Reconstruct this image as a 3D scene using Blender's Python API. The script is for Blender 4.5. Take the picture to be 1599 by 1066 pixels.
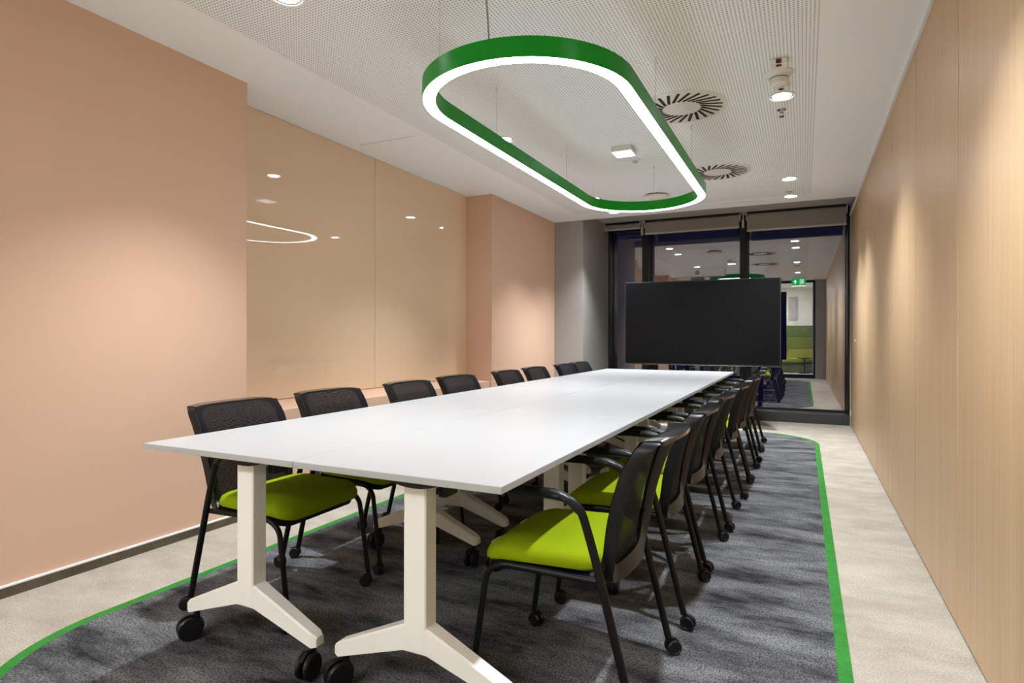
import bpy, math, random
from mathutils import Vector, Matrix

for o in list(bpy.data.objects):
    bpy.data.objects.remove(o, do_unlink=True)
random.seed(7)
SC = bpy.context.scene
COL = SC.collection
PI = math.pi

# ------------------------------------------------------------------ camera
H_CAM = 1.115
cam_d = bpy.data.cameras.new('camera')
cam = bpy.data.objects.new('camera', cam_d)
COL.objects.link(cam)
cam_d.sensor_fit = 'HORIZONTAL'
cam_d.sensor_width = 36.0
cam_d.lens = 36.0 * 943.97 / 1599.0
cam_d.shift_y = -(533.0 - 525.42) / 1599.0
cam_d.clip_start = 0.02
cam.location = (0, 0, H_CAM)
cam.rotation_euler = (PI / 2, -0.0016, 0.4497)
SC.camera = cam

# ------------------------------------------------------------------ world (night outside) and view
w = bpy.data.worlds.new('night')
SC.world = w
w.use_nodes = True
w.node_tree.nodes['Background'].inputs[0].default_value = (0.05, 0.08, 0.36, 1)
w.node_tree.nodes['Background'].inputs[1].default_value = 0.06
SC.view_settings.view_transform = 'Standard'
SC.view_settings.look = 'None'
SC.view_settings.gamma = 1.0
SC.view_settings.use_curve_mapping = False
SC.view_settings.exposure = 0.45
RING_POWER = 15.0
SPOT_POWER = 185.0
SPOT_DEG = 100.0
DISC_POWER = 32.0
CORR_FILL = 44.0
SC.cycles.diffuse_bounces = 8

# ------------------------------------------------------------------ materials
def mat_new(name):
    m = bpy.data.materials.new(name)
    m.use_nodes = True
    nt = m.node_tree
    b = nt.nodes['Principled BSDF']
    return m, nt, b

def nd(nt, typ, **kw):
    n = nt.nodes.new(typ)
    for k, v in kw.items():
        setattr(n, k, v)
    return n

def plain(name, col, rough=0.5, spec=0.5, metal=0.0, noise=0.04, nscale=30.0, bump=0.0, bscale=200.0, coat=0.0):
    """a plain finish with slight procedural mottling"""
    m, nt, b = mat_new(name)
    tc = nd(nt, 'ShaderNodeTexCoord')
    nz = nd(nt, 'ShaderNodeTexNoise')
    nz.inputs['Scale'].default_value = nscale
    nt.links.new(tc.outputs['Object'], nz.inputs['Vector'])
    mr = nd(nt, 'ShaderNodeMapRange')
    mr.inputs['To Min'].default_value = 1.0 - noise
    mr.inputs['To Max'].default_value = 1.0 + noise
    nt.links.new(nz.outputs['Fac'], mr.inputs['Value'])
    mx = nd(nt, 'ShaderNodeVectorMath', operation='SCALE')
    mx.inputs[0].default_value = col[:3]
    nt.links.new(mr.outputs[0], mx.inputs['Scale'])
    nt.links.new(mx.outputs[0], b.inputs['Base Color'])
    b.inputs['Roughness'].default_value = rough
    b.inputs['Specular IOR Level'].default_value = spec
    b.inputs['Metallic'].default_value = metal
    b.inputs['Coat Weight'].default_value = coat
    if bump:
        n2 = nd(nt, 'ShaderNodeTexNoise')
        n2.inputs['Scale'].default_value = bscale
        nt.links.new(tc.outputs['Object'], n2.inputs['Vector'])
        bp = nd(nt, 'ShaderNodeBump')
        bp.inputs['Strength'].default_value = bump
        bp.inputs['Distance'].default_value = 0.002
        nt.links.new(n2.outputs['Fac'], bp.inputs['Height'])
        nt.links.new(bp.outputs[0], b.inputs['Normal'])
    return m

def emit(name, col, strength):
    m = bpy.data.materials.new(name)
    m.use_nodes = True
    nt = m.node_tree
    nt.nodes.clear()
    e = nd(nt, 'ShaderNodeEmission')
    e.inputs[0].default_value = (*col, 1)
    e.inputs[1].default_value = strength
    out = nd(nt, 'ShaderNodeOutputMaterial')
    nt.links.new(e.outputs[0], out.inputs[0])
    return m

def carpet(name, c_dark, c_light, scale_vec, p0, p1, fine=0.25, fine_scale=420.0):
    """woven carpet: streaky large mottling and a fine loop grain"""
    m, nt, b = mat_new(name)
    tc = nd(nt, 'ShaderNodeTexCoord')
    mp = nd(nt, 'ShaderNodeMapping')
    mp.inputs['Scale'].default_value = scale_vec
    nt.links.new(tc.outputs['Object'], mp.inputs['Vector'])
    n1 = nd(nt, 'ShaderNodeTexNoise')
    n1.inputs['Scale'].default_value = 1.0
    n1.inputs['Detail'].default_value = 8.0
    n1.inputs['Roughness'].default_value = 0.66
    nt.links.new(mp.outputs[0], n1.inputs['Vector'])
    cr = nd(nt, 'ShaderNodeValToRGB')
    cr.color_ramp.elements[0].position = p0
    cr.color_ramp.elements[0].color = (*c_dark, 1)
    cr.color_ramp.elements[1].position = p1
    cr.color_ramp.elements[1].color = (*c_light, 1)
    nt.links.new(n1.outputs['Fac'], cr.inputs[0])
    n2 = nd(nt, 'ShaderNodeTexNoise')
    n2.inputs['Scale'].default_value = fine_scale
    n2.inputs['Detail'].default_value = 2.0
    nt.links.new(tc.outputs['Object'], n2.inputs['Vector'])
    mr = nd(nt, 'ShaderNodeMapRange')
    mr.inputs['From Min'].default_value = 0.3
    mr.inputs['From Max'].default_value = 0.7
    mr.inputs['To Min'].default_value = 1.0 - fine
    mr.inputs['To Max'].default_value = 1.0 + fine
    nt.links.new(n2.outputs['Fac'], mr.inputs['Value'])
    mx = nd(nt, 'ShaderNodeVectorMath', operation='SCALE')
    nt.links.new(cr.outputs[0], mx.inputs[0])
    nt.links.new(mr.outputs[0], mx.inputs['Scale'])
    nt.links.new(mx.outputs[0], b.inputs['Base Color'])
    b.inputs['Roughness'].default_value = 0.95
    b.inputs['Specular IOR Level'].default_value = 0.1
    bp = nd(nt, 'ShaderNodeBump')
    bp.inputs['Strength'].default_value = 0.5
    bp.inputs['Distance'].default_value = 0.002
    nt.links.new(n2.outputs['Fac'], bp.inputs['Height'])
    nt.links.new(bp.outputs[0], b.inputs['Normal'])
    return m

def wood(name):
    """light oak veneer, vertical straight grain"""
    m, nt, b = mat_new(name)
    tc = nd(nt, 'ShaderNodeTexCoord')
    oi = nd(nt, 'ShaderNodeObjectInfo')
    ad = nd(nt, 'ShaderNodeVectorMath', operation='ADD')
    cx = nd(nt, 'ShaderNodeCombineXYZ')
    ml = nd(nt, 'ShaderNodeMath', operation='MULTIPLY')
    ml.inputs[1].default_value = 37.0
    nt.links.new(oi.outputs['Random'], ml.inputs[0])
    nt.links.new(ml.outputs[0], cx.inputs['Y'])
    nt.links.new(tc.outputs['Object'], ad.inputs[0])
    nt.links.new(cx.outputs[0], ad.inputs[1])
    mp = nd(nt, 'ShaderNodeMapping')
    mp.inputs['Scale'].default_value = (1.0, 26.0, 0.55)
    nt.links.new(ad.outputs[0], mp.inputs['Vector'])
    n1 = nd(nt, 'ShaderNodeTexNoise')
    n1.inputs['Scale'].default_value = 1.0
    n1.inputs['Detail'].default_value = 5.0
    nt.links.new(mp.outputs[0], n1.inputs['Vector'])
    mp2 = nd(nt, 'ShaderNodeMapping')
    mp2.inputs['Scale'].default_value = (1.0, 220.0, 2.2)
    nt.links.new(ad.outputs[0], mp2.inputs['Vector'])
    n2 = nd(nt, 'ShaderNodeTexNoise')
    n2.inputs['Scale'].default_value = 1.0
    n2.inputs['Detail'].default_value = 3.0
    nt.links.new(mp2.outputs[0], n2.inputs['Vector'])
    sm = nd(nt, 'ShaderNodeMath', operation='MULTIPLY_ADD')
    sm.inputs[1].default_value = 0.5
    nt.links.new(n2.outputs['Fac'], sm.inputs[0])
    hf = nd(nt, 'ShaderNodeMath', operation='MULTIPLY')
    hf.inputs[1].default_value = 0.5
    nt.links.new(n1.outputs['Fac'], hf.inputs[0])
    nt.links.new(hf.outputs[0], sm.inputs[2])
    cr = nd(nt, 'ShaderNodeValToRGB')
    cr.color_ramp.elements[0].position = 0.32
    cr.color_ramp.elements[0].color = (0.51, 0.335, 0.185, 1)
    cr.color_ramp.elements[1].position = 0.68
    cr.color_ramp.elements[1].color = (0.63, 0.44, 0.26, 1)
    nt.links.new(sm.outputs[0], cr.inputs[0])
    nt.links.new(cr.outputs[0], b.inputs['Base Color'])
    b.inputs['Roughness'].default_value = 0.42
    b.inputs['Specular IOR Level'].default_value = 0.4
    return m

def perforated(name, pitch=0.018, rad=0.21):
    """white acoustic board with a square grid of round holes"""
    m, nt, b = mat_new(name)
    tc = nd(nt, 'ShaderNodeTexCoord')
    sx = nd(nt, 'ShaderNodeSeparateXYZ')
    nt.links.new(tc.outputs['Object'], sx.inputs[0])
    sq = []
    for ax in ('X', 'Y'):
        d = nd(nt, 'ShaderNodeMath', operation='DIVIDE')
        d.inputs[1].default_value = pitch
        nt.links.new(sx.outputs[ax], d.inputs[0])
        f = nd(nt, 'ShaderNodeMath', operation='FRACT')
        nt.links.new(d.outputs[0], f.inputs[0])
        s = nd(nt, 'ShaderNodeMath', operation='SUBTRACT')
        s.inputs[1].default_value = 0.5
        nt.links.new(f.outputs[0], s.inputs[0])
        p = nd(nt, 'ShaderNodeMath', operation='POWER')
        p.inputs[1].default_value = 2.0
        nt.links.new(s.outputs[0], p.inputs[0])
        sq.append(p)
    a = nd(nt, 'ShaderNodeMath', operation='ADD')
    nt.links.new(sq[0].outputs[0], a.inputs[0])
    nt.links.new(sq[1].outputs[0], a.inputs[1])
    lt = nd(nt, 'ShaderNodeMath', operation='LESS_THAN')
    lt.inputs[1].default_value = rad * rad
    nt.links.new(a.outputs[0], lt.inputs[0])
    mx = nd(nt, 'ShaderNodeMix', data_type='RGBA')
    mx.inputs['A'].default_value = (0.89, 0.92, 0.95, 1)
    mx.inputs['B'].default_value = (0.20, 0.18, 0.17, 1)
    nt.links.new(lt.outputs[0], mx.inputs['Factor'])
    nt.links.new(mx.outputs['Result'], b.inputs['Base Color'])
    b.inputs['Roughness'].default_value = 0.8
    b.inputs['Specular IOR Level'].default_value = 0.2
    return m

def mesh_fabric(name):
    """black open-weave mesh: tiny see-through gaps between threads"""
    m, nt, b = mat_new(name)
    b.inputs['Base Color'].default_value = (0.007, 0.007, 0.009, 1)
    b.inputs['Specular IOR Level'].default_value = 0.12
    b.inputs['Roughness'].default_value = 0.75
    tc = nd(nt, 'ShaderNodeTexCoord')
    sx = nd(nt, 'ShaderNodeSeparateXYZ')
    nt.links.new(tc.outputs['Object'], sx.inputs[0])
    res = []
    for ax, per, th in (('Y', 0.007, 0.40), ('Z', 0.0055, 0.10)):
        d = nd(nt, 'ShaderNodeMath', operation='DIVIDE')
        d.inputs[1].default_value = per
        nt.links.new(sx.outputs[ax], d.inputs[0])
        f = nd(nt, 'ShaderNodeMath', operation='FRACT')
        nt.links.new(d.outputs[0], f.inputs[0])
        l = nd(nt, 'ShaderNodeMath', operation='LESS_THAN')
        l.inputs[1].default_value = th
        nt.links.new(f.outputs[0], l.inputs[0])
        res.append(l)
    hole = nd(nt, 'ShaderNodeMath', operation='MULTIPLY')
    nt.links.new(res[0].outputs[0], hole.inputs[0])
    nt.links.new(res[1].outputs[0], hole.inputs[1])
    tr = nd(nt, 'ShaderNodeBsdfTransparent')
    ms = nd(nt, 'ShaderNodeMixShader')
    nt.links.new(hole.outputs[0], ms.inputs[0])
    nt.links.new(b.outputs[0], ms.inputs[1])
    nt.links.new(tr.outputs[0], ms.inputs[2])
    nt.links.new(ms.outputs[0], nt.nodes['Material Output'].inputs[0])
    return m

def glass_pane(name, refl, tint):
    """coated glazing: part mirror, part clear"""
    m = bpy.data.materials.new(name)
    m.use_nodes = True
    nt = m.node_tree
    nt.nodes.clear()
    g = nd(nt, 'ShaderNodeBsdfGlossy')
    g.inputs['Roughness'].default_value = 0.0
    g.inputs['Color'].default_value = (1.0, 0.93, 0.84, 1)
    t = nd(nt, 'ShaderNodeBsdfTransparent')
    t.inputs[0].default_value = (*tint, 1)
    ms = nd(nt, 'ShaderNodeMixShader')
    ms.inputs[0].default_value = refl
    nt.links.new(t.outputs[0], ms.inputs[1])
    nt.links.new(g.outputs[0], ms.inputs[2])
    out = nd(nt, 'ShaderNodeOutputMaterial')
    nt.links.new(ms.outputs[0], out.inputs[0])
    return m

M = dict(
    peach=plain('peach_paint', (0.67, 0.44, 0.315), 0.75, 0.25, noise=0.015, nscale=3, bump=0.03),
    ceil=plain('white_ceiling_paint', (0.89, 0.92, 0.95), 0.85, 0.2, noise=0.01, nscale=4),
    perf=perforated('perforated_board'),
    grey=plain('grey_paint', (0.33, 0.315, 0.295), 0.75, 0.25, noise=0.02, nscale=4),
    pocket=plain('pocket_grey_paint', (0.46, 0.435, 0.42), 0.75, 0.25, noise=0.02, nscale=4),
    greygreen=plain('grey_green_paint', (0.42, 0.46, 0.40), 0.75, 0.25, noise=0.02, nscale=4),
    panel=plain('beige_back_painted_glass', (0.74, 0.545, 0.375), 0.02, 0.55, noise=0.006, nscale=2),
    wood=wood('oak_veneer'),
    dark=plain('joint_shadow_black', (0.03, 0.024, 0.02), 0.8, 0.2),
    trimw=plain('white_metal_trim', (0.80, 0.80, 0.80), 0.4, 0.5, noise=0.01),
    beige=carpet('beige_carpet', (0.33, 0.29, 0.24), (0.47, 0.425, 0.365), (2.6, 4.2, 1), 0.32, 0.68, 0.24, 170),
    skirt=carpet('brown_carpet_strip', (0.085, 0.066, 0.045), (0.15, 0.12, 0.085), (8, 8, 8), 0.3, 0.7, 0.4, 260),
    rug=carpet('charcoal_carpet', (0.022, 0.022, 0.025), (0.195, 0.20, 0.21), (2.4, 6.5, 1), 0.34, 0.69, 0.75, 150),
    rugg=carpet('green_carpet', (0.03, 0.17, 0.03), (0.05, 0.25, 0.045), (9, 9, 9), 0.3, 0.7, 0.35, 300),
    frame=plain('anthracite_window_metal', (0.012, 0.0125, 0.014), 0.45, 0.30, noise=0.03),
    sill=plain('dark_sill_metal', (0.045, 0.047, 0.05), 0.35, 0.5, noise=0.03),
    pane=glass_pane('night_window_glass', 0.33, (0.75, 0.8, 0.9)),
    clear=glass_pane('clear_door_glass', 0.05, (0.97, 0.98, 0.97)),
    blind=plain('grey_blind_fabric', (0.31, 0.29, 0.275), 0.85, 0.15, noise=0.05, nscale=300),
    bar=plain('light_grey_metal', (0.52, 0.50, 0.47), 0.4, 0.5, noise=0.01),
    table=plain('white_laminate', (0.42, 0.425, 0.435), 0.30, 0.45, noise=0.008, nscale=6),
    tedge=plain('white_edge_band', (0.74, 0.73, 0.71), 0.4, 0.4, noise=0.01),
    leg=plain('white_powder_coat', (0.90, 0.875, 0.83), 0.4, 0.45, noise=0.012),
    black=plain('black_powder_coat', (0.004, 0.004, 0.005), 0.42, 0.28, noise=0.05),
    blackp=plain('black_plastic', (0.007, 0.007, 0.008), 0.36, 0.32, noise=0.05),
    rim=plain('glossy_black_rim', (0.012, 0.012, 0.013), 0.14, 0.55, noise=0.05),
    castr=plain('black_nylon', (0.006, 0.006, 0.007), 0.40, 0.35, noise=0.05),
    netting=mesh_fabric('black_mesh_fabric'),
    lime=plain('lime_fabric', (0.235, 0.315, 0.001), 0.9, 0.15, noise=0.10, nscale=500, bump=0.25, bscale=900),
    green=plain('green_enamel', (0.002, 0.26, 0.010), 0.35, 0.2, noise=0.01),
    led=emit('led_strip', (0.88, 0.95, 1.0), RING_POWER),
    lamp=emit('downlight_reflector', (0.91, 0.96, 1.0), DISC_POWER),
    emerg=emit('emergency_diffuser', (0.95, 0.98, 1.0), 4.0),
    white=plain('white_plastic', (0.76, 0.74, 0.71), 0.45, 0.4, noise=0.01),
    red=plain('dark_red_lens', (0.12, 0.008, 0.012), 0.2, 0.5),
    chrome=plain('chrome', (0.62, 0.60, 0.57), 0.18, 0.5, metal=1.0, noise=0.01),
    wire=plain('steel_wire', (0.45, 0.44, 0.43), 0.35, 0.5, metal=0.6),
    cord=plain('grey_cord', (0.28, 0.26, 0.25), 0.6, 0.3),
    screen=plain('matte_black_screen', (0.004, 0.004, 0.005), 0.34, 0.12, noise=0.02),
    bezel=plain('black_bezel', (0.008, 0.008, 0.009), 0.35, 0.5),
    barc=plain('speaker_cloth_grey', (0.30, 0.295, 0.29), 0.85, 0.2, noise=0.12, nscale=900),
    lens=plain('dark_blue_lens', (0.02, 0.02, 0.12), 0.1, 0.6),
    exitg=emit('exit_sign_green', (0.0, 0.42, 0.09), 1.3),
    exitw=emit('exit_sign_white', (0.85, 1.0, 0.9), 1.6),
    corr=plain('corridor_white_paint', (0.78, 0.76, 0.75), 0.8, 0.2, noise=0.01),
    sofa1=plain('dark_olive_felt', (0.12, 0.16, 0.055), 0.95, 0.1, noise=0.08, nscale=300),
    sofa2=plain('moss_felt', (0.17, 0.20, 0.05), 0.95, 0.1, noise=0.08, nscale=300),
    sofa3=plain('yellow_green_felt', (0.30, 0.32, 0.05), 0.95, 0.1, noise=0.08, nscale=300),
    corrfill=emit('corridor_fill_lamp', (0.92, 0.96, 1.0), CORR_FILL),
    poster=plain('frosted_print', (0.45, 0.42, 0.43), 0.5, 0.4, noise=0.15, nscale=5),
)

# ------------------------------------------------------------------ mesh helpers
class MB:
    def __init__(s):
        s.v, s.f, s.sm = [], [], []
    def add(s, vs, fs, smooth=False):
        n = len(s.v)
        s.v += [tuple(p) for p in vs]
        for f in fs:
            s.f.append(tuple(i + n for i in f))
            s.sm.append(smooth)
        return s
    def box(s, x0, x1, y0, y1, z0, z1):
        vs = [(x, y, z) for z in (z0, z1) for y in (y0, y1) for x in (x0, x1)]
        return s.add(vs, [(0, 2, 3, 1), (4, 5, 7, 6), (0, 1, 5, 4), (2, 6, 7, 3), (0, 4, 6, 2), (1, 3, 7, 5)])
    def bbox(s, x0, x1, y0, y1, z0, z1, b=0.004):
        """box with chamfered edges"""
        vs, idx = [], {}
        X, Y, Z = (x0, x1), (y0, y1), (z0, z1)
        for i in (0, 1):
            for j in (0, 1):
                for k in (0, 1):
                    sx, sy, sz = (1 - 2 * i) * b, (1 - 2 * j) * b, (1 - 2 * k) * b
                    idx[i, j, k, 0] = len(vs); vs.append((X[i], Y[j] + sy, Z[k] + sz))
                    idx[i, j, k, 1] = len(vs); vs.append((X[i] + sx, Y[j], Z[k] + sz))
                    idx[i, j, k, 2] = len(vs); vs.append((X[i] + sx, Y[j] + sy, Z[k]))
        fs = []
        c = [(x0 + x1) / 2, (y0 + y1) / 2, (z0 + z1) / 2]
        def face(l):
            p = [Vector(vs[i]) for i in l]
            n = (p[1] - p[0]).cross(p[2] - p[0])
            m = sum(p, Vector()) / len(p) - Vector(c)
            fs.append(tuple(l) if n.dot(m) > 0 else tuple(reversed(l)))
        for i in (0, 1):
            face([idx[i, 0, 0, 0], idx[i, 1, 0, 0], idx[i, 1, 1, 0], idx[i, 0, 1, 0]])
            face([idx[0, i, 0, 1], idx[1, i, 0, 1], idx[1, i, 1, 1], idx[0, i, 1, 1]])
            face([idx[0, 0, i, 2], idx[1, 0, i, 2], idx[1, 1, i, 2], idx[0, 1, i, 2]])
        for i in (0, 1):
            for j in (0, 1):
                face([idx[i, j, 0, 0], idx[i, j, 0, 1], idx[i, j, 1, 1], idx[i, j, 1, 0]])
                face([idx[i, 0, j, 0], idx[i, 0, j, 2], idx[i, 1, j, 2], idx[i, 1, j, 0]])
                face([idx[0, i, j, 1], idx[0, i, j, 2], idx[1, i, j, 2], idx[1, i, j, 1]])
                for k in (0, 1):
                    face([idx[i, j, k, 0], idx[i, j, k, 1], idx[i, j, k, 2]])
        return s.add(vs, fs)
    def rings(s, rs, cap0=True, cap1=True, smooth=True, closed=False):
        """skin a list of equal-length closed loops"""
        n = len(rs[0])
        vs = [p for r in rs for p in r]
        fs = []
        R = len(rs)
        for a in range(R if closed else R - 1):
            b = (a + 1) % R
            for i in range(n):
                j = (i + 1) % n
                fs.append((a * n + i, a * n + j, b * n + j, b * n + i))
        s.add(vs, fs, smooth)
        base = len(s.v) - len(vs)
        if not closed:
            if cap0:
                s.f.append(tuple(base + i for i in reversed(range(n)))); s.sm.append(False)
            if cap1:
                s.f.append(tuple(base + (R - 1) * n + i for i in range(n))); s.sm.append(False)
        return s
    def tube(s, pts, r, n=10, fillet=0.0, closed=False, flat=1.0):
        pts = [Vector(p) for p in pts]
        if fillet:
            pts = fillet_path(pts, fillet)
        N = len(pts)
        rad = r if callable(r) else (lambda t: r)
        rs = []
        prev = None
        for i, p in enumerate(pts):
            if closed:
                d = (pts[(i + 1) % N] - pts[i - 1]).normalized()
            else:
                d = (pts[min(i + 1, N - 1)] - pts[max(i - 1, 0)]).normalized()
            if prev is None:
                a = Vector((0, 1, 0)) if abs(d.y) < 0.9 else Vector((1, 0, 0))
            else:
                a = prev
            a = (a - d * a.dot(d)).normalized()
            prev = a
            b = d.cross(a)
            rr = rad(i / max(1, N - 1))
            rs.append([p + a * rr * math.cos(2 * PI * k / n) + b * rr * flat * math.sin(2 * PI * k / n) for k in range(n)])
        return s.rings(rs, closed=closed)
    def lathe(s, prof, c=(0, 0, 0), axis='Z', n=24, cap=True):
        """prof: list of (radius, height)"""
        rs = []
        for r, h in prof:
            ring = []
            for k in range(n):
                a = 2 * PI * k / n
                x, y = r * math.cos(a), r * math.sin(a)
                p = {'Z': (x, y, h), 'Y': (y, h, x), 'X': (h, x, y)}[axis]
                ring.append((p[0] + c[0], p[1] + c[1], p[2] + c[2]))
            rs.append(ring)
        return s.rings(rs, cap0=cap, cap1=cap)
    def prism(s, poly, z0, z1):
        n = len(poly)
        vs = [(x, y, z0) for x, y in poly] + [(x, y, z1) for x, y in poly]
        fs = [tuple(reversed(range(n))), tuple(range(n, 2 * n))]
        fs += [(i, (i + 1) % n, n + (i + 1) % n, n + i) for i in range(n)]
        return s.add(vs, fs)
    def xform(s, mat):
        s.v = [tuple(mat @ Vector(p)) for p in s.v]
        return s
    def mesh(s, name, mat):
        me = bpy.data.meshes.new(name)
        me.from_pydata(s.v, [], s.f)
        me.materials.append(mat)
        me.polygons.foreach_set('use_smooth', s.sm)
        me.update()
        if any(s.sm):
            me.set_sharp_from_angle(angle=math.radians(38))
        return me
    def build(s, name, mat, parent=None, label=None):
        o = bpy.data.objects.new(name, s.mesh(name, mat))
        COL.objects.link(o)
        if parent:
            o.parent = parent
        if label:
            o['label'] = label
        return o

def fillet_path(pts, r, n=6):
    out = [pts[0]]
    for i in range(1, len(pts) - 1):
        a, b, c = pts[i - 1], pts[i], pts[i + 1]
        d1, d2 = (a - b), (c - b)
        l = min(r, d1.length * 0.48, d2.length * 0.48)
        p, q = b + d1.normalized() * l, b + d2.normalized() * l
        for k in range(n + 1):
            t = k / n
            out.append(p * (1 - t) ** 2 + b * 2 * t * (1 - t) + q * t ** 2)
    out.append(pts[-1])
    return out

def rrect(x0, x1, y0, y1, r, n=8):
    """rounded rectangle outline, counter-clockwise"""
    out = []
    for cx, cy, a0 in ((x1 - r, y0 + r, -PI / 2), (x1 - r, y1 - r, 0), (x0 + r, y1 - r, PI / 2), (x0 + r, y0 + r, PI)):
        for k in range(n + 1):
            a = a0 + PI / 2 * k / n
            out.append((cx + r * math.cos(a), cy + r * math.sin(a)))
    return out

def empty(name, loc=(0, 0, 0), rz=0.0):
    o = bpy.data.objects.new(name, None)
    o.empty_display_size = 0.1
    COL.objects.link(o)
    o.location = loc
    o.rotation_euler = (0, 0, rz)
    return o

def tag(o, label, cat, group=None):
    o['label'] = label
    o['category'] = cat
    if group:
        o['group'] = group
    return o

def struct(o):
    o['kind'] = 'structure'
    return o

def copy_tree(o, parent=None):
    c = o.copy()
    COL.objects.link(c)
    if parent:
        c.parent = parent
    for ch in list(o.children):
        copy_tree(ch, c)
    return c

# ------------------------------------------------------------------ the room shell
XR, XL, XP, XL2 = 0.531, -3.07, -3.36, -3.05
ZC, ZP, ZS = 2.663, 2.80, 2.776   # ceiling, slab, blind pocket soffit
YC = 7.64                     # end of the ceiling
YG = 9.01                     # glass plane
YR = -0.15                    # rear wall (glazed, behind the camera)
XCOL = -2.643

struct(MB().box(XP - 0.2, 1.0, -3.6, 9.2, -0.12, 0.0).build('floor', M['beige']))

PX0, PX1, PY0, PY1 = -2.60, 0.072, 0.25, 7.25
ceil = struct(MB().box(XP - 0.2, PX0, YR, YC, ZC, ZP).box(PX1, XR + 0.12, YR, YC, ZC, ZP)
              .box(PX0, PX1, YR, PY0, ZC, ZP).box(PX0, PX1, PY1, YC, ZC, ZP).build('ceiling', M['ceil']))
MB().box(PX0, PX1, PY0, PY1, ZC, ZP).build('perforated_board', M['perf'], ceil, 'white acoustic board with a fine grid of round holes')
# revision hatch joints in the plain border
hj = MB()
for x0, x1, y0, y1 in ((-3.24, -2.72, 3.872, 3.876), (-0.85, -0.42, 7.40, 7.404)):
    hj.box(x0, x1, y0, y1, ZC - 0.0008, ZC + 0.002)
hj.build('hatch_joint', M['cord'], ceil)
struct(MB().box(XP - 0.2, XR + 0.12, YC, 9.2, ZS, ZP + 0.1).box(XP - 0.2, XR + 0.12, YC, YC + 0.012, ZC + 0.001, ZS).build('ceiling', M['pocket']))

NY0, NY1 = 2.625, 5.81
wl = MB()
wl.box(XL - 0.5, XL, -3.6, NY0, 0.0, ZP)
wl.box(XP - 0.2, XP - 0.012, NY0, NY1, 0.0, ZP)
wl.box(XL2 - 0.5, XL2, NY1, YC + 0.02, 0.0, ZP)
# sloping ledge below the niche
a, b_ = (XP - 0.012, 0.0), (XL + 0.01, 0.0)
prof = [(XP - 0.012, 0.0), (XL + 0.005, 0.0), (XL + 0.005, 0.632), (XP - 0.012, 0.664)]
vs = [(x, NY0, z) for x, z in prof] + [(x, NY1, z) for x, z in prof]
wl.add(vs, [(0, 1, 2, 3), (7, 6, 5, 4), (0, 4, 5, 1), (1, 5, 6, 2), (2, 6, 7, 3), (3, 7, 4, 0)])
struct(wl.build('wall_left', M['peach']))

# far left grey column
struct(MB().box(XL2 - 0.4, XCOL, YC, 9.2, 0.0, ZP).build('wall_column', M['grey']))

# right wall: dark carrier with oak panels
wr = struct(MB().box(XR + 0.012, XR + 0.14, -3.6, 9.2, 0.0, ZP).build('wall_right', M['dark']))
joints = [YR, 0.92, 1.87, 2.824, 3.793, 4.711, 5.65, 6.60, 7.56, 8.70]
for i in range(len(joints) - 1):
    MB().bbox(XR, XR + 0.02, joints[i] + 0.0045, joints[i + 1] - 0.0045, 0.012, ZC - 0.022, 0.0012).build('oak_panel', M['wood'], wr)
MB().box(XR - 0.004, XR + 0.05, YC, 9.2, ZC, ZP).build('pocket_cheek', M['grey'], wr)
struct(MB().bbox(XR - 0.016, XR + 0.012, YR, 8.70, ZC - 0.022, ZC + 0.004, 0.002).build('trim_1', M['trimw']))
bb = struct(MB().box(XL, XL + 0.012, YR, NY0, 0.0, 0.043).box(XL, XL + 0.012, NY0, NY1, 0, 0.043)
            .box(XL2, XL2 + 0.012, NY1, YC, 0.0, 0.043).build('baseboard_left', M['skirt']))
struct(MB().bbox(XL - 0.002, XL + 0.014, YR, NY1, 0.043, 0.052, 0.001).build('trim_2', M['trimw']))

# small white lock rosette on the wood
lk = MB().lathe([(0.012, 0.0), (0.012, -0.006), (0.008, -0.009), (0.003, -0.010)], (XR, 7.9, 1.075), 'X', 16).build('lock_rosette', M['trimw'])
tag(lk, 'small round pale lock rosette on the oak wall near the window', 'lock')
lk2 = MB().bbox(XR - 0.012, XR + 0.0, 8.60, 8.63, 0.14, 0.20, 0.003).build('door_stop', M['white'])
tag(lk2, 'small white fitting low on the oak wall beside the window frame', 'fitting')

# ------------------------------------------------------------------ window
win = struct(empty('window_1', (0, 8.8, 0)))
WX0, WX1 = XCOL, XR
def wpart(mb, name, mat, label=None):
    mb.xform(Matrix.Translation((0, -8.8, 0)))
    return mb.build(name, mat, win, label)
wpart(MB().bbox(WX0, WX1 - 0.01, 8.71, 9.12, 0.0, 0.128, 0.004), 'sill', M['sill'])
wpart(MB().bbox(WX0, WX1, 8.97, 9.12, 2.70, ZP, 0.003), 'head_frame', M['frame'])
wpart(MB().bbox(WX1 - 0.034, WX1 - 0.008, 8.72, 9.12, 0.12, ZP, 0.002), 'jamb', M['frame'])
wpart(MB().bbox(WX1 - 0.008, WX1 + 0.006, 8.69, 8.72, 0.0, ZP, 0.002), 'edge_profile', M['bar'])
wpart(MB().bbox(WX0 - 0.002, WX0 + 0.022, 8.80, 9.12, 0.12, ZP, 0.002), 'jamb', M['frame'])
MUL = ((-2.135, -2.045), (-0.79, -0.70))
for x0, x1 in MUL:
    wpart(MB().bbox(x0, x1, 8.80, 9.12, 0.12, ZP, 0.003), 'mullion', M['frame'])
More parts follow.
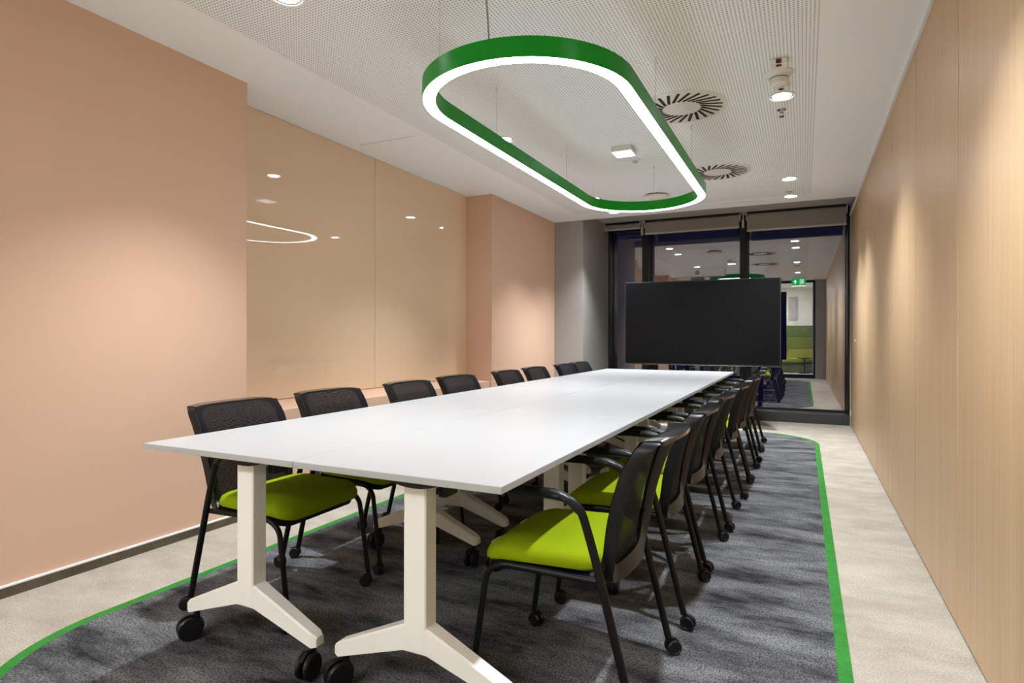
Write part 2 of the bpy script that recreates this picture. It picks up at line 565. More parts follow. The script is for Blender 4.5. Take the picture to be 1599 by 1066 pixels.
for x0, x1 in ((WX0 + 0.02, MUL[0][0]), (MUL[0][1], MUL[1][0]), (MUL[1][1], WX1 - 0.03)):
    wpart(MB().box(x0, x1, YG, YG + 0.010, 0.12, 2.71), 'pane', M['pane'])
    wpart(MB().box(x0, x1, YG - 0.012, YG + 0.03, 0.126, 0.150), 'glazing_bead', M['frame'])
    wpart(MB().box(x0, x0 + 0.012, YG - 0.012, YG + 0.03, 0.150, 2.70), 'glazing_bead', M['frame'])
    wpart(MB().box(x1 - 0.012, x1, YG - 0.012, YG + 0.03, 0.150, 2.70), 'glazing_bead', M['frame'])

def blind(x0, x1, zb, label):
    t = empty('roller_blind', ((x0 + x1) / 2, 8.62, ZS))
    tag(t, label, 'blind', 'roller blinds over the night window')
    cx, cy, cz = t.location
    def P(mb, n, m):
        mb.xform(Matrix.Translation((-cx, -cy, -cz)))
        return mb.build(n, m, t)
    P(MB().box(x0, x1, 8.585, 8.66, 2.760, ZS), 'headrail', M['frame'])
    P(MB().lathe([(0.034, x0 + 0.012), (0.034, x1 - 0.012)], (0, 8.62, 2.722), 'X', 20), 'fabric_roll', M['blind'])
    P(MB().box(x0 + 0.014, x1 - 0.014, 8.586, 8.589, zb + 0.012, 2.722), 'fabric', M['blind'])
    P(MB().bbox(x0 + 0.012, x1 - 0.012, 8.578, 8.596, zb - 0.012, zb + 0.014, 0.003), 'bottom_bar', M['bar'])
    for x in (x0, x1 - 0.01):
        P(MB().bbox(x, x + 0.010, 8.56, 8.66, 2.665, ZS, 0.002), 'bracket', M['bar'])
blind(-2.640, -2.105, 2.672, 'short grey roller blind over the narrow left pane beside the grey column')
blind(-2.055, -0.765, 2.580, 'grey roller blind over the middle pane above the television')
blind(-0.695, 0.490, 2.524, 'grey roller blind over the right pane beside the oak wall')
for x in (-2.08, -0.73):
    c = MB().bbox(x - 0.014, x + 0.014, 8.555, 8.60, 2.565, 2.672, 0.003).build('chain_cover', M['bar'])
    tag(c, 'pale vertical blind bracket cover at the %s mullion' % ('left' if x < -1 else 'right'), 'bracket')
    MB().box(-0.006, 0.006, 0, 0.03, 0, 0.104).xform(Matrix.Translation((x, 8.575, 2.672))).build('stem', M['bar'], c)

# ------------------------------------------------------------------ rear glazing and corridor (partly mirrored in the window, fill lamps added)
JX0, JX1 = -2.98, 0.235  # glazing widened beyond the mirrored door to let corridor fill light in
struct(MB().box(JX1 + 0.045, XR + 0.02, YR - 0.12, YR, 0, ZP).box(XL - 0.2, JX0 - 0.045, YR - 0.12, YR, 0, ZP)
       .box(JX0 - 0.045, JX1 + 0.045, YR - 0.12, YR, 2.645, ZP).build('wall_rear', M['greygreen']))
dr = struct(empty('door_1', (0, YR, 0)))
def dpart(mb, n, m):
    mb.xform(Matrix.Translation((0, -YR, 0)))
    return mb.build(n, m, dr)
dpart(MB().bbox(JX0 - 0.045, JX0, YR - 0.11, YR - 0.01, 0, 2.645, 0.003), 'jamb', M['frame'])
dpart(MB().bbox(JX1, JX1 + 0.045, YR - 0.11, YR - 0.01, 0, 2.645, 0.003), 'jamb', M['frame'])
dpart(MB().bbox(JX0, JX1, YR - 0.11, YR - 0.01, 2.59, 2.645, 0.003), 'head', M['frame'])
dpart(MB().bbox(JX0, JX1, YR - 0.09, YR - 0.03, 0.0, 0.10, 0.003), 'bottom_rail', M['frame'])
for xs in (-1.80, -0.62):
    dpart(MB().bbox(xs, xs + 0.04, YR - 0.09, YR - 0.03, 0.10, 2.59, 0.003), 'stile', M['frame'])
for xa, xb in ((JX0, -1.80), (-1.76, -0.62), (-0.58, JX1 - 0.02)):
    dpart(MB().box(xa, xb, YR - 0.065, YR - 0.055, 0.10, 2.59), 'pane', M['clear'])
dpart(MB().bbox(JX1 - 0.02, JX1, YR - 0.08, YR - 0.04, 0.10, 2.59, 0.002), 'edge_profile', M['bar'])
dh = dpart(MB().tube([(JX1 - 0.01, YR - 0.06, 1.05), (JX1 - 0.01, YR - 0.0, 1.05), (JX1 - 0.13, YR - 0.0, 1.05)], 0.009, 10, 0.02), 'handle', M['chrome'])

struct(MB().box(XP, 1.0, -3.6, -3.45, 0, ZP).build('wall_corridor', M['corr']))
struct(MB().box(XP, 1.0, -3.6, YR - 0.12, 2.70, ZP).build('ceiling', M['ceil']))
struct(MB().box(XR - 0.0, XR + 0.012, -3.6, YR - 0.12, 0, 2.70).build('wall_corridor', M['greygreen']))
for k, x in enumerate((-2.62, -1.78, -0.94)):  # unseen lamps added in the corridor as fill light for the room
    cl = tag(empty('corridor_fill_lamp', (x, -2.1, 2.70)), 'added square corridor fill lamp behind the glass wall, %s' % ('farthest from the door', 'in the middle', 'nearest the door')[k],
             'lamp', 'added corridor fill lamps')
    MB().bbox(-0.31, 0.31, -0.31, 0.31, -0.034, -0.0005, 0.004).build('housing', M['white'], cl)
    MB().box(-0.30, 0.30, -0.30, 0.30, -0.038, -0.033).build('diffuser', M['corrfill'], cl)
sf = tag(empty('booth_bench', (-0.9, -3.1, 0)), 'olive green high backed booth bench mirrored in the window', 'bench')
def spart(mb, n, m):
    mb.xform(Matrix.Translation((0.9, 3.1, 0)))
    return mb.build(n, m, sf)
for k, (z0, z1, m) in enumerate(((0.42, 0.74, 'sofa3'), (0.745, 1.12, 'sofa2'), (1.125, 1.48, 'sofa1'))):
    spart(MB().bbox(-2.4, 0.48, -3.44, -3.32, z0, z1, 0.012), 'back_panel', M[m])
spart(MB().bbox(-2.4, 0.48, -3.44, -2.80, 0.33, 0.45, 0.02), 'seat', M['sofa3'])
spart(MB().bbox(-2.4, 0.48, -3.40, -2.84, 0.02, 0.33, 0.006), 'plinth', M['sofa1'])
tb = tag(empty('corridor_table', (0.02, -2.62, 0)), 'small black side table in front of the olive bench', 'table')
MB().lathe([(0.15, 0.0), (0.15, 0.012), (0.02, 0.02), (0.02, 0.46)], n=20).build('stand', M['black'], tb)
MB().lathe([(0.20, 0.46), (0.205, 0.465), (0.205, 0.48), (0.20, 0.485)], n=24).build('table_top', M['black'], tb)
ps = tag(empty('wall_print', (-0.32, -3.445, 2.03)), 'frosted glass print fixed by studs on the white corridor wall', 'picture')
MB().box(-0.13, 0.13, 0.012, 0.02, -0.38, 0.38).build('glass_sheet', M['poster'], ps)
for sx in (-0.11, 0.11):
    for sz in (-0.35, 0.35):
        MB().lathe([(0.012, 0.0), (0.012, 0.028)], (sx, 0, sz), 'Y', 12).build('stud', M['chrome'], ps)

# ------------------------------------------------------------------ inlaid carpet
RX0, RX1, RY0, RY1, RR = -2.545, 0.147, 0.80, 7.64, 0.66
rug = MB().prism(rrect(RX0 + 0.044, RX1 - 0.044, RY0 + 0.044, RY1 - 0.044, RR - 0.044, 20), 0.0, 0.006).build('rug', M['rug'])
tag(rug, 'charcoal carpet with green border and rounded corners under the tables', 'rug')
o_, i_ = rrect(RX0, RX1, RY0, RY1, RR, 20), rrect(RX0 + 0.044, RX1 - 0.044, RY0 + 0.044, RY1 - 0.044, RR - 0.044, 20)
MB().rings([[(x, y, 0.0) for x, y in o_], [(x, y, 0.006) for x, y in o_], [(x, y, 0.006) for x, y in i_], [(x, y, 0.0) for x, y in i_]],
           closed=True, smooth=False).build('border', M['rugg'], rug, 'bright green border strip')
FL = 0.006   # carpet surface

# ------------------------------------------------------------------ back-painted glass boards in the niche
SEAM = 4.217
for y0, y1, lab in ((NY0 + 0.003, SEAM - 0.002, 'large glossy beige glass wall board nearer the camera in the peach niche'),
                    (SEAM + 0.002, NY1 - 0.003, 'glossy beige glass wall board at the far end of the peach niche')):
    g = MB().bbox(XP - 0.012, XP, y0, y1, 0.668, ZC - 0.003, 0.0015).build('glass_wall_board', M['panel'])
    tag(g, lab, 'whiteboard', 'glass boards in the niche')

# ------------------------------------------------------------------ casters
def caster_mb(r, wd, top):
    """twin wheel caster, contact at z=0, stem at origin, wheels trail to -x"""
    off = -r * 0.55
    m = MB()
    for s in (-1, 1):
        y0, y1 = (s * wd * 0.12, s * wd * 0.5)
        a, b = min(y0, y1), max(y0, y1)
        e = r * 0.12
        m.lathe([(r * 0.45, a), (r - e, a), (r, a + e), (r, b - e), (r - e, b), (r * 0.72, b), (r * 0.66, b - e * 0.6), (r * 0.2, b - e * 0.6)] , (off, 0, r), 'Y', 22)
    # hood over the wheels
    rs = []
    for k in range(9):
        a = PI * (-0.05 + 0.85 * k / 8)
        ring = []
        for q, (rr, yy) in enumerate(((r * 1.04, -wd * 0.13), (r * 1.12, -wd * 0.13), (r * 1.12, wd * 0.13), (r * 1.04, wd * 0.13))):
            ring.append((off + rr * math.cos(a), yy, r + rr * math.sin(a)))
        rs.append(ring)
    m.rings(rs, smooth=False)
    m.lathe([(r * 0.34, r * 0.8), (r * 0.34, r * 1.7), (r * 0.26, r * 1.75), (r * 0.26, top)], (0, 0, 0), 'Z', 14)
    return m

# ------------------------------------------------------------------ folding tables
T_X0, T_X1, T_Y0, T_Y1, T_Z = -2.080, -0.676, 1.343, 6.880, 0.741
TW = (T_X1 - T_X0) / 2
TL = (T_Y1 - T_Y0) / 4
def make_table():
    t = empty('folding_table')
    hw, hl = TW / 2 - 0.0012, TL / 2 - 0.0012
    MB().bbox(-hw, hw, -hl, hl, T_Z - 0.020, T_Z, 0.0015).build('tabletop', M['table'], t)
    MB().bbox(-0.025, 0.025, -hl + 0.20, hl - 0.20, T_Z - 0.085, T_Z - 0.045, 0.003).build('beam', M['leg'], t)
    for s in (-1, 1):
        y = s * (hl - 0.157)
        lg = MB().bbox(-0.039, 0.039, y - 0.03, y + 0.03, 0.185, T_Z - 0.045, 0.004).build('leg', M['leg'], t)
        # half-round black tilt hinge under the top
        hp = [(0.120 * math.cos(PI + PI * k / 14), 0.050 * math.sin(PI + PI * k / 14)) for k in range(15)]
        hb = MB()
        n = len(hp)
        vv = [(x, y - 0.036, T_Z - 0.020 + z) for x, z in hp] + [(x, y + 0.036, T_Z - 0.020 + z) for x, z in hp]
        ff = [tuple(range(n)), tuple(reversed(range(n, 2 * n)))] + [(i, n + i, n + i + 1, i + 1) for i in range(n - 1)] + [(n - 1, 2 * n - 1, n, 0)]
        hb.add(vv, ff)
        hb.bbox(0.045, 0.075, y - 0.06 * s - 0.035, y - 0.06 * s + 0.035, T_Z - 0.105, T_Z - 0.022, 0.004)
        hb.build('hinge', M['blackp'], lg)
        for d in (-1, 1):
            x_in, x_out = d * 0.030, d * 0.312
            q = []
            for x, zb, zt, hy in ((x_in, 0.188, 0.268, 0.029), (d * 0.045, 0.186, 0.262, 0.029), (d * 0.295, 0.106, 0.152, 0.024), (x_out, 0.110, 0.140, 0.017)):
                c = 0.006
                q.append([(x, y - hy, zb), (x, y + hy, zb), (x, y + hy, zt - c), (x, y + hy - c, zt), (x, y - hy + c, zt), (x, y - hy, zt - c)])
            if d < 0:
                q = [list(reversed(r)) for r in q]
            MB().rings(q, smooth=False).build('foot', M['leg'], lg)
            c = caster_mb(0.043, 0.050, 0.118)
            c.xform(Matrix.Translation((d * 0.282, y, FL)) @ Matrix.Rotation(PI / 2 * 0.75 + (0.5 if d > 0 else -0.1), 4, 'Z'))
            cs = c.build('caster', M['castr'], lg)
            # brake tab
    return t
tproto = make_table()
ORD = ['nearest the camera', 'second from the near end', 'third from the near end', 'at the far end by the television']
first = True
for r in range(4):
    for c in range(2):
        t = tproto if first else copy_tree(tproto)
        first = False
        t.location = (T_X0 + TW * (c + 0.5), T_Y0 + TL * (r + 0.5), 0)
        tag(t, 'white folding table of the %s row, %s' % (['peach wall side', 'oak wall side'][c], ORD[r]), 'table', 'white folding tables pushed together')

# ------------------------------------------------------------------ chairs
BP = [(-0.140, 0.392), (-0.148, 0.45), (-0.164, 0.57), (-0.188, 0.67), (-0.217, 0.75), (-0.266, 0.826)]
def back_profile(v):
    v = max(0.0, min(1.0, v)) * (len(BP) - 1)
    i = min(int(v), len(BP) - 2)
    t = v - i
    p = [Vector((*BP[max(0, min(len(BP) - 1, k))], 0)) for k in (i - 1, i, i + 1, i + 2)]
    a = 0.5 * ((2 * p[1]) + (p[2] - p[0]) * t + (2 * p[0] - 5 * p[1] + 4 * p[2] - p[3]) * t * t + (3 * p[1] - p[0] - 3 * p[2] + p[3]) * t ** 3)
    return a.x, a.y
def back_pt(u, v, off=0.0):
    """u in -1..1 across, v in 0..1 up; off = distance behind the front surface"""
    x, z = back_profile(v)
    x2, z2 = back_profile(min(1, v + 0.02)); x1, z1 = back_profile(max(0, v - 0.02))
    d = Vector((x2 - x1, 0, z2 - z1)).normalized()
    nrm = Vector((-1, 0, 0))            # pointing backwards
    hw = 0.200 + 0.030 * math.sin(PI * min(1, v * 1.1) * 0.62)
    x -= 0.030 * (1 - u * u)
    p = Vector((x, u * hw, z)) + nrm * off
    return p

def seat_mb():
    m = MB()
    x0, x1, hy, r = -0.150, 0.244, 0.235, 0.075
    lay = [(0.020, -0.030), (0.006, -0.030), (0.0, -0.022), (0.0, -0.008), (0.006, 0.006), (0.018, 0.014), (0.045, 0.018), (0.10, 0.019), (0.16, 0.018)]
    rs = []
    for ins, z in lay:
        ring = []
        for x, y in rrect(x0 + ins, x1 - ins, -hy + ins, hy - ins, max(0.012, r - ins * 0.6), 7):
            zz = 0.467 + z
            k = (x - 0.07) / 0.168
            if k > 0:
                zz -= 0.030 * k * k
            if x < 0:
                zz -= 0.008 * (x / 0.185) ** 2
            ring.append((x, y, zz))
        rs.append(ring)
    m.rings(rs)
    return m

def make_chair():
    t = empty('meeting_chair')
    seat_mb().build('seat', M['lime'], t)
    # black seat shell under the cushion
    sh = MB()
    rs = []
    for ins, z in ((0.05, 0.398), (0.012, 0.404), (0.008, 0.424)):
        rs.append([(x, y, z - (0.030 * max(0, (x - 0.07) / 0.168) ** 2)) for x, y in rrect(-0.150 + ins, 0.225 - ins, -0.232 + ins, 0.232 - ins, 0.06, 6)])
    sh.rings(rs).build('seat_shell', M['blackp'], t)
    for s in (-1, 1):
        yl = s * 0.236
        # front leg with side rail running to the back
        fl = MB().tube([(-0.150, yl, 0.415), (0.165, yl, 0.418), (0.215, yl, 0.385), (0.262, s * 0.240, 0.060)], 0.0105, 12, 0.05).build('leg', M['black'], t)
        c = caster_mb(0.026, 0.040, 0.075)
        c.xform(Matrix.Translation((0.264, s * 0.241, FL)) @ Matrix.Rotation(0.35 * s, 4, 'Z'))
        c.build('caster', M['castr'], fl)
        # rear leg rising into the arm loop
        rl = MB().tube([(-0.250, s * 0.246, 0.060), (-0.138, s * 0.250, 0.50), (-0.092, s * 0.252, 0.645), (0.02, s * 0.252, 0.652), (0.06, s * 0.252, 0.652)], 0.0125, 12, 0.075).build('leg', M['black'], t)
        c = caster_mb(0.026, 0.040, 0.075)
        c.xform(Matrix.Translation((-0.252, s * 0.246, FL)) @ Matrix.Rotation(-0.4 * s + 0.2, 4, 'Z'))
        c.build('caster', M['castr'], rl)
        # arm cap
        am = MB()
        am.tube([(-0.095, s * 0.252, 0.612), (-0.062, s * 0.252, 0.646), (-0.02, s * 0.252, 0.655), (0.06, s * 0.252, 0.657), (0.145, s * 0.252, 0.655)],
                lambda q: 0.0135 + 0.0075 * min(1, q * 2.2), 12, 0.03, flat=0.75)
        am.build('armrest', M['blackp'], t)
        # back bracket
        MB().tube([(-0.12, s * 0.222, 0.42), (-0.150, s * 0.205, 0.44), (-0.175, s * 0.196, 0.52)], 0.012, 8, 0.02).build('back_bracket', M['blackp'], t)
    # backrest frame
    NU, NV = 14, 18
    path = []
    def uvpath(inset_u, inset_t, inset_b, rr, n=6):
        u0, u1, v0, v1 = -1 + inset_u, 1 - inset_u, inset_b, 1 - inset_t
        ru, rv = rr / 0.22, rr / 0.43
        out = []
        def arc(cu, cv, a0):
            for k in range(n + 1):
                a = a0 + PI / 2 * k / n
                out.append((cu + ru * math.cos(a), cv + rv * math.sin(a)))
        def line(a, b, cnt):
            for k in range(1, cnt):
                q = k / cnt
                out.append((a[0] + (b[0] - a[0]) * q, a[1] + (b[1] - a[1]) * q))
        arc(u1 - ru, v0 + rv, -PI / 2); line((u1, v0 + rv), (u1, v1 - rv), 12)
        arc(u1 - ru, v1 - rv, 0); line((u1 - ru, v1), (u0 + ru, v1), 10)
        arc(u0 + ru, v1 - rv, PI / 2); line((u0, v1 - rv), (u0, v0 + rv), 12)
        arc(u0 + ru, v0 + rv, PI); line((u0 + ru, v0), (u1 - ru, v0), 10)
        return out
    po = uvpath(0.0, 0.0, 0.0, 0.055)
    pi_ = uvpath(0.15, 0.045, 0.17, 0.045)
    def depth(u, v):
        return 0.034 + 0.018 * min(1.0, v * 1.3)
    rings = [[back_pt(u, v, 0.004) for u, v in po],
             [back_pt(u, v, 0.002) + (back_pt(u2, v2, 0.0) - back_pt(u, v, 0.0)) * 0.12 for (u, v), (u2, v2) in zip(po, pi_)],
             [back_pt(u, v, 0.003) for u, v in pi_],
             [back_pt(u, v, 0.012) for u, v in pi_],
             [back_pt(u, v, depth(u, v) - 0.004) + (back_pt(u2, v2, 0.0) - back_pt(u, v, 0.0)) * 0.25 for (u, v), (u2, v2) in zip(po, pi_)],
             [back_pt(u, v, depth(u, v)) + (back_pt(u2, v2, 0.0) - back_pt(u, v, 0.0)) * 0.05 for (u, v), (u2, v2) in zip(po, pi_)],
             [back_pt(u, v, depth(u, v) - 0.006) for u, v in po]]
    bf = MB().rings(rings, closed=True).build('back_frame', M['blackp'], t)
    # glossy rim capping the top edge
    rim = []
    for i in range(17):
        u = -0.90 + 1.80 * i / 16
        e = abs(u) ** 6 * 0.010
        f, bk = back_pt(u, 1.0, -0.004), back_pt(u, 1.0, depth(u, 1.0) + 0.004)
        z = f.z - e
        rim.append([(f.x, f.y, z - 0.006), (f.x - 0.002, f.y, z + 0.0015), (bk.x + 0.012, bk.y, z + 0.004), (bk.x, bk.y, z + 0.001), (bk.x, bk.y, z - 0.010)])
    MB().rings(rim).build('top_rim', M['rim'], t)
    # mesh infill
    ms = MB()
    vs, fs = [], []
    for j in range(NV + 1):
        for i in range(NU + 1):
            u = -0.975 + 1.95 * i / NU
            v = 0.10 + (0.975 - 0.10) * j / NV
            vs.append(back_pt(u, v, -0.001))
    for j in range(NV):
        for i in range(NU):
            a = j * (NU + 1) + i
            fs.append((a, a + 1, a + NU + 2, a + NU + 1))
    ms.add(vs, fs, True).build('back_mesh', M['netting'], t)
    return t

chair0 = make_chair()
NTH = ['nearest the camera', 'second from the near end', 'third from the near end', 'fourth from the near end', 'fourth from the far end',
       'third from the far end', 'second from the far end', 'farthest, beside the television']
LY = [1.90, 2.51, 3.20, 3.84, 4.62, 5.28, 6.00, 6.57]
LXO = [-2.0, -2.03, -2.0, -2.03, -2.0, -2.03, -2.0, -2.03]
LR = [0.03, -0.02, 0.01, -0.03, 0.02, 0.0, 0.02, -0.02]
RY = [1.90, 2.60, 3.22, 3.89, 4.66, 5.24, 6.02, 6.63]
RXO = [-0.675, -0.665, -0.665, -0.65, -0.63, -0.625, -0.625, -0.64]
RRZ = [0.0, 0.02, -0.03, 0.02, 0.0, -0.02, 0.02, 0.0]
first = True
for k in range(8):
    for side in (0, 1):
        t = chair0 if first else copy_tree(chair0)
        first = False
        if side == 0:
            t.location = (LXO[k], LY[k], 0); t.rotation_euler = (0, 0, LR[k])
        else:
            t.location = (RXO[k], RY[k], 0); t.rotation_euler = (0, 0, PI + RRZ[k])
        tag(t, 'black mesh chair with lime seat, %s row, %s' % (['peach wall', 'oak wall'][side], NTH[k]), 'chair', 'meeting chairs along the table')

# ------------------------------------------------------------------ television on a stand, conference bar
tv = tag(empty('television', (-1.165, 7.72, 0)), 'large switched-off black television on a floor stand before the window', 'television')
def tpart(mb, n, m, p=tv):
    return mb.build(n, m, p)
tpart(MB().bbox(-0.924, 0.924, -0.02, 0.045, 0.765, 1.815, 0.004), 'housing', M['bezel'])
tpart(MB().box(-0.912, 0.912, -0.0215, -0.019, 0.785, 1.803), 'screen', M['screen'])
tpart(MB().bbox(-0.55, 0.55, 0.045, 0.085, 0.95, 1.60, 0.01), 'back_cover', M['bezel'])
tpart(MB().box(-0.924, 0.924, -0.021, -0.018, 0.765, 0.770), 'lower_trim', M['chrome'])
for x in (-0.56, 0.56):
    pst = tpart(MB().bbox(x - 0.035, x + 0.035, 0.09, 0.13, 0.07, 1.55, 0.003), 'post', M['black'])
    MB().bbox(x - 0.03, x + 0.03, -0.10, 0.36, 0.075, 0.125, 0.004).build('foot', M['black'], pst)
    for yy in (-0.055, 0.33):
        c = caster_mb(0.034, 0.04, 0.08)
        c.xform(Matrix.Translation((x, yy, 0.0)))
        c.build('caster', M['castr'], pst)
tpart(MB().bbox(-0.56, 0.56, 0.095, 0.125, 0.42, 0.50, 0.003), 'cross_bar', M['black'])
cb = tag(empty('conference_bar', (-1.178, 7.72, 1.815)), 'grey video conference bar with camera on top of the television', 'conference bar')
MB().bbox(-0.322, 0.322, -0.045, 0.045, 0.038, 0.145, 0.006).build('body', M['barc'], cb)
MB().lathe([(0.024, -0.0455), (0.024, -0.052), (0.016, -0.054), (0.004, -0.054)], (0.0, 0, 0.088), 'Y', 20).build('lens', M['lens'], cb)
pm = [(-0.085, 0.0), (0.085, 0.0), (0.068, 0.038), (-0.068, 0.038)]
mm = MB()
mm.add([(x, -0.035, z) for x, z in pm] + [(x, 0.035, z) for x, z in pm], [(0, 1, 2, 3), (7, 6, 5, 4), (0, 4, 5, 1), (1, 5, 6, 2), (2, 6, 7, 3), (3, 7, 4, 0)])
mm.build('mount', M['bezel'], cb)

# ------------------------------------------------------------------ pendant ring
RCX, RRO, RYA, RYB = -1.228, 0.520, 2.725, 5.012
RZB, RZT, RW = 2.26, 2.345, 0.068
def stadium(r, n=28):
    out = []
    for cy, a0 in ((RYB, 0.0), (RYA, PI)):
        for k in range(n + 1):
            a = a0 + PI * k / n
            out.append((RCX + r * math.cos(a), cy + r * math.sin(a)))
    return out
ring = tag(empty('ring_pendant', (RCX, (RYA + RYB) / 2, ZC)), 'green stadium shaped ring pendant glowing along its underside', 'pendant lamp')
RM = Matrix.Translation((-RCX, -(RYA + RYB) / 2, -ZC))
so, si = stadium(RRO), stadium(RRO - RW)
so2, si2 = stadium(RRO - 0.004), stadium(RRO - RW + 0.004)
g = MB().rings([[(x, y, RZB) for x, y in so], [(x, y, RZT) for x, y in so], [(x, y, RZT) for x, y in si], [(x, y, RZB) for x, y in si],
                [(x, y, RZB) for x, y in si2], [(x, y, RZB + 0.004) for x, y in si2], [(x, y, RZB + 0.004) for x, y in so2], [(x, y, RZB) for x, y in so2]],
               closed=True, smooth=True)
g.xform(RM).build('housing', M['green'], ring)
d = MB().rings([[(x, y, RZB + 0.0005) for x, y in so2], [(x, y, RZB + 0.003) for x, y in so2], [(x, y, RZB + 0.003) for x, y in si2], [(x, y, RZB + 0.0005) for x, y in si2]],
               closed=True, smooth=False)
d.xform(RM).build('light_strip', M['led'], ring, 'glowing white light strip')
rc = RRO - RW / 2
for x, y in ((RCX + rc, 3.36), (RCX + rc, 4.55), (RCX - rc, 3.33), (RCX - rc, 4.55), (RCX, RYB + rc), (RCX - 0.25, RYA - math.sqrt(rc * rc - 0.0625))):
    MB().tube([(x, y, RZT - 0.002), (x, y, ZC - 0.03)], 0.0012, 6).xform(RM).build('wire', M['wire'], ring)
    MB().lathe([(0.003, ZC - 0.034), (0.0065, ZC - 0.030), (0.0065, ZC)], (x, y, 0), 'Z', 10).xform(RM).build('ceiling_anchor', M['white'], ring)
MB().tube([(-1.19, RYA - rc, RZT), (-1.20, RYA - rc + 0.01, 2.45), (-1.205, RYA - rc - 0.004, 2.56), (-1.205, RYA - rc, ZC)], 0.0042, 8, 0.06).xform(RM).build('power_cord', M['cord'], ring)

# ------------------------------------------------------------------ downlights
def make_downlight():
    t = empty('downlight')
    MB().lathe([(0.073, -0.001), (0.080, -0.002), (0.082, -0.008), (0.078, -0.010), (0.068, -0.008), (0.066, -0.0012)], n=32, cap=False).build('trim_ring', M['white'], t)
    MB().lathe([(0.067, -0.0035), (0.060, -0.0055), (0.056, -0.0035)], n=32, cap=False).build('bezel', M['chrome'], t)
    MB().lathe([(0.0565, -0.0035), (0.050, -0.0065), (0.03, -0.0078)], n=32).build('reflector', M['lamp'], t)
    return t
dl0 = make_downlight()
first = True
for cx, nm in ((-2.12, 'peach wall side'), (-0.13, 'oak wall side')):
    for q, y in enumerate((2.03, 4.245, 6.49, 7.30)):
        t = dl0 if first else copy_tree(dl0)
        first = False
        t.location = (cx, y, ZC)
        tag(t, 'round recessed downlight, %s, %s' % (nm, ['nearest the camera', 'second from the near end', 'second from the window', 'nearest the window']
                                                     [q]), 'downlight', 'recessed ceiling downlights')
        ld = bpy.data.lights.new('downlight_beam', 'SPOT')
        ld.energy = SPOT_POWER
        ld.color = (0.91, 0.96, 1.0)
        ld.spot_size = math.radians(SPOT_DEG)
        ld.spot_blend = 1.0
        ld.shadow_soft_size = 0.035
        lo = bpy.data.objects.new('downlight_beam', ld)
        COL.objects.link(lo)
        lo.location = (cx, y, ZC - 0.045)

# ------------------------------------------------------------------ swirl air diffusers
def make_diffuser():
    t = empty('swirl_diffuser')
    R = 0.298
    MB().lathe([(R, 0.0), (R, -0.004), (R - 0.008, -0.008), (0.06, -0.009), (0.004, -0.009)], n=48).build('plate', M['white'], t)
    NS = 25
    sm = None
    for k in range(NS):
        a = 2 * PI * k / NS
        mb = MB()
        # slot runs from inner to outer radius, turned off the radial direction
        p0 = Vector((0.120, -0.040, 0)); p1 = Vector((0.262, 0.012, 0))
        d_ = (p1 - p0).normalized(); n_ = Vector((-d_.y, d_.x, 0)) * 0.0100
        c = [p0 + n_, p0 - n_, p1 - n_, p1 + n_]
        if sm is None:
            mb.add([(*q.xy, -0.0100) for q in c] + [(*q.xy, -0.0088) for q in c], [(3, 2, 1, 0), (4, 5, 6, 7), (0, 1, 5, 4), (1, 2, 6, 5), (2, 3, 7, 6), (3, 0, 4, 7)])
            sm = mb.mesh('slot', M['dark'])
        o = bpy.data.objects.new('slot', sm)
        COL.objects.link(o)
        o.parent = t
        o.rotation_euler = (0, 0, a)
    return t
df = make_diffuser()
df.location = (-0.745, 4.17, ZC)
tag(df, 'round white ceiling air diffuser with black swirl slots, nearer the camera', 'air vent', 'swirl air diffusers')
df2 = copy_tree(df)
df2.location = (-0.73, 5.93, ZC)
tag(df2, 'round white ceiling air diffuser with black swirl slots, farther from camera', 'air vent', 'swirl air diffusers')

# ------------------------------------------------------------------ small ceiling devices
def indicator(y, lab):
    t = tag(empty('alarm_indicator', (-0.128, y, ZC)), lab, 'indicator', 'red alarm indicators')
    MB().bbox(-0.045, 0.045, -0.04, 0.04, -0.032, 0.0, 0.004).build('body', M['white'], t)
    MB().bbox(-0.014, 0.014, -0.046, -0.038, -0.030, -0.006, 0.002).bbox(-0.014, 0.014, -0.03, -0.004, -0.0345, -0.030, 0.001).build('red_lens', M['red'], t)
indicator(3.70, 'white box with dark red lens before the smoke detector')
indicator(4.06, 'white box with dark red lens between smoke detector and downlight')
sd = tag(empty('smoke_detector', (-0.135, 3.88, ZC)), 'round white smoke detector between two red lens boxes', 'smoke detector')
MB().lathe([(0.085, 0.0), (0.085, -0.006), (0.06, -0.018), (0.056, -0.030)], n=32).build('base', M['white'], sd)
MB().lathe([(0.050, -0.030), (0.052, -0.042), (0.046, -0.060), (0.030, -0.070), (0.01, -0.072)], n=32).build('head', M['white'], sd)
MB().lathe([(0.0515, -0.030), (0.0515, -0.034)], n=32, cap=False).build('vent_ring', M['dark'], sd)

def sprinkler(y, lab):
    t = tag(empty('sprinkler', (-0.138, y, ZC)), lab, 'sprinkler', 'ceiling sprinklers')
    MB().lathe([(0.030, 0.0), (0.030, -0.004), (0.012, -0.007), (0.011, -0.022)], n=20).build('rosette', M['chrome'], t)
    MB().tube([(-0.010, 0, -0.02), (-0.013, 0, -0.034), (0, 0, -0.046), (0.013, 0, -0.034), (0.010, 0, -0.02)], 0.0025, 6, 0.004).build('yoke', M['chrome'], t)
    MB().lathe([(0.018, -0.047), (0.018, -0.050), (0.004, -0.050)], n=16).build('deflector', M['chrome'], t)
sprinkler(4.50, 'small chrome sprinkler behind the nearer oak side downlight')
sprinkler(7.08, 'small chrome sprinkler before the downlight nearest the window')

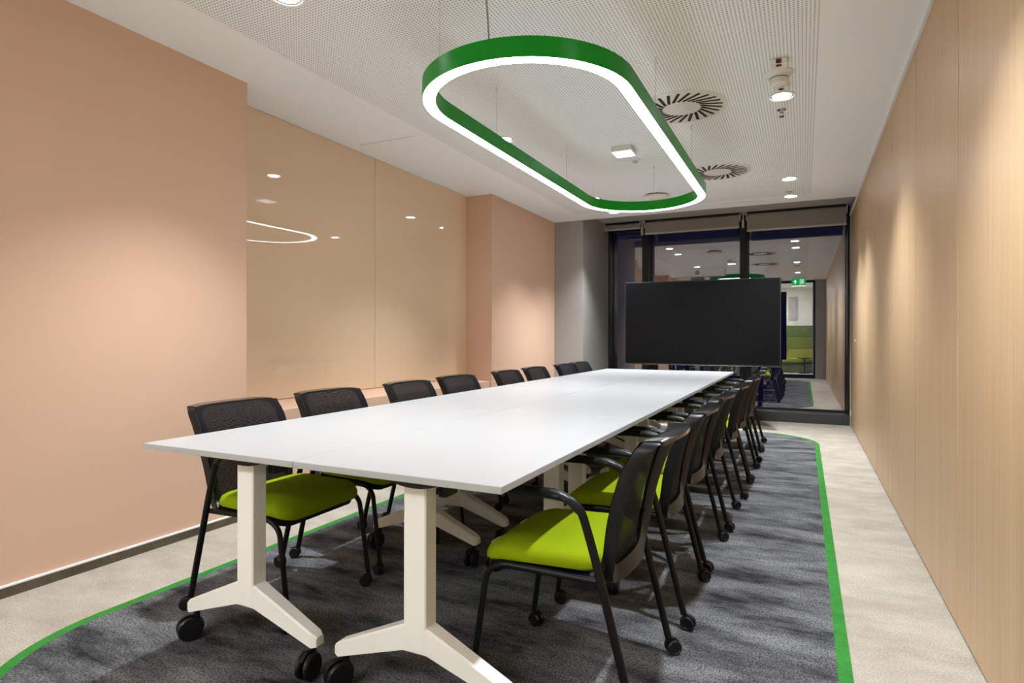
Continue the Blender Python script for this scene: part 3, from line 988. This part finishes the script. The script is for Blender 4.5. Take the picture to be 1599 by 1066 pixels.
em = tag(empty('emergency_light', (-1.335, 4.87, ZC)), 'square white emergency light glowing on the perforated ceiling', 'emergency light')
MB().bbox(-0.085, 0.085, -0.085, 0.085, -0.045, 0.0, 0.005).build('housing', M['white'], em)
MB().bbox(-0.076, 0.076, -0.076, 0.076, -0.052, -0.044, 0.003).build('diffuser', M['emerg'], em)
ms_ = tag(empty('motion_sensor', (-1.33, 5.23, ZC)), 'small round white sensor beside the square emergency light', 'sensor')
MB().lathe([(0.045, 0.0), (0.045, -0.006), (0.038, -0.011)], n=24).build('base', M['white'], ms_)
MB().lathe([(0.022, -0.011), (0.020, -0.024), (0.010, -0.030), (0.002, -0.031)], n=20).build('dome', M['bar'], ms_)
ap = tag(empty('access_point', (-1.453, 6.62, ZC)), 'white round wireless access point near the end of the ring', 'access point')
MB().lathe([(0.10, 0.0), (0.10, -0.016)], n=32).build('bracket', M['dark'], ap)
MB().lathe([(0.125, -0.014), (0.130, -0.020), (0.128, -0.040), (0.118, -0.048), (0.01, -0.050)], n=40).build('body', M['white'], ap)

# hanging exit sign (behind the camera, mirrored in the window)
ex = tag(empty('exit_sign', (-0.118, 1.02, ZC)), 'green glowing exit sign mirrored in the right window pane', 'sign')
MB().bbox(-0.162, 0.162, -0.03, 0.03, -0.055, -0.03, 0.003).bbox(-0.01, 0.01, -0.01, 0.01, -0.031, 0.0, 0.001).build('housing', M['white'], ex)
MB().bbox(-0.160, 0.160, -0.006, 0.006, -0.235, -0.055, 0.002).build('sign_plate', M['exitg'], ex)
MB().box(-0.160, 0.160, -0.012, 0.012, -0.262, -0.236).build('light_edge', M['exitw'], ex)
# arrow pointing up and running man in a doorway, on the face towards the window (+y)
ar = MB()
def flat(poly):
    n = len(poly)
    ar.add([(x, 0.0062, z) for x, z in poly] + [(x, 0.0085, z) for x, z in poly], [tuple(range(n, 2 * n)), tuple(reversed(range(n)))] + [(i, (i + 1) % n, n + (i + 1) % n, n + i) for i in range(n)])
# placed so that the mirror image shows the arrow at the left
flat([(-0.092, -0.20), (-0.068, -0.20), (-0.068, -0.145), (-0.092, -0.145)])
flat([(-0.125, -0.148), (-0.035, -0.148), (-0.080, -0.090)])
ar.build('arrow', M['exitw'], ex)
ar = MB()
flat([(0.025, -0.21), (0.035, -0.21), (0.035, -0.085), (0.025, -0.085)])
flat([(0.105, -0.21), (0.115, -0.21), (0.115, -0.085), (0.105, -0.085)])
flat([(0.035, -0.095), (0.105, -0.095), (0.105, -0.085), (0.035, -0.085)])
flat([(0.072 + 0.011 * math.cos(k * PI / 5), -0.112 + 0.011 * math.sin(k * PI / 5)) for k in range(10)])
flat([(0.058, -0.125), (0.085, -0.128), (0.078, -0.165), (0.062, -0.165)])
flat([(0.062, -0.162), (0.076, -0.162), (0.060, -0.205), (0.048, -0.203)])
flat([(0.066, -0.162), (0.078, -0.162), (0.100, -0.185), (0.094, -0.195)])
flat([(0.082, -0.128), (0.100, -0.150), (0.095, -0.156), (0.078, -0.140)])
ar.build('running_figure', M['exitw'], ex)
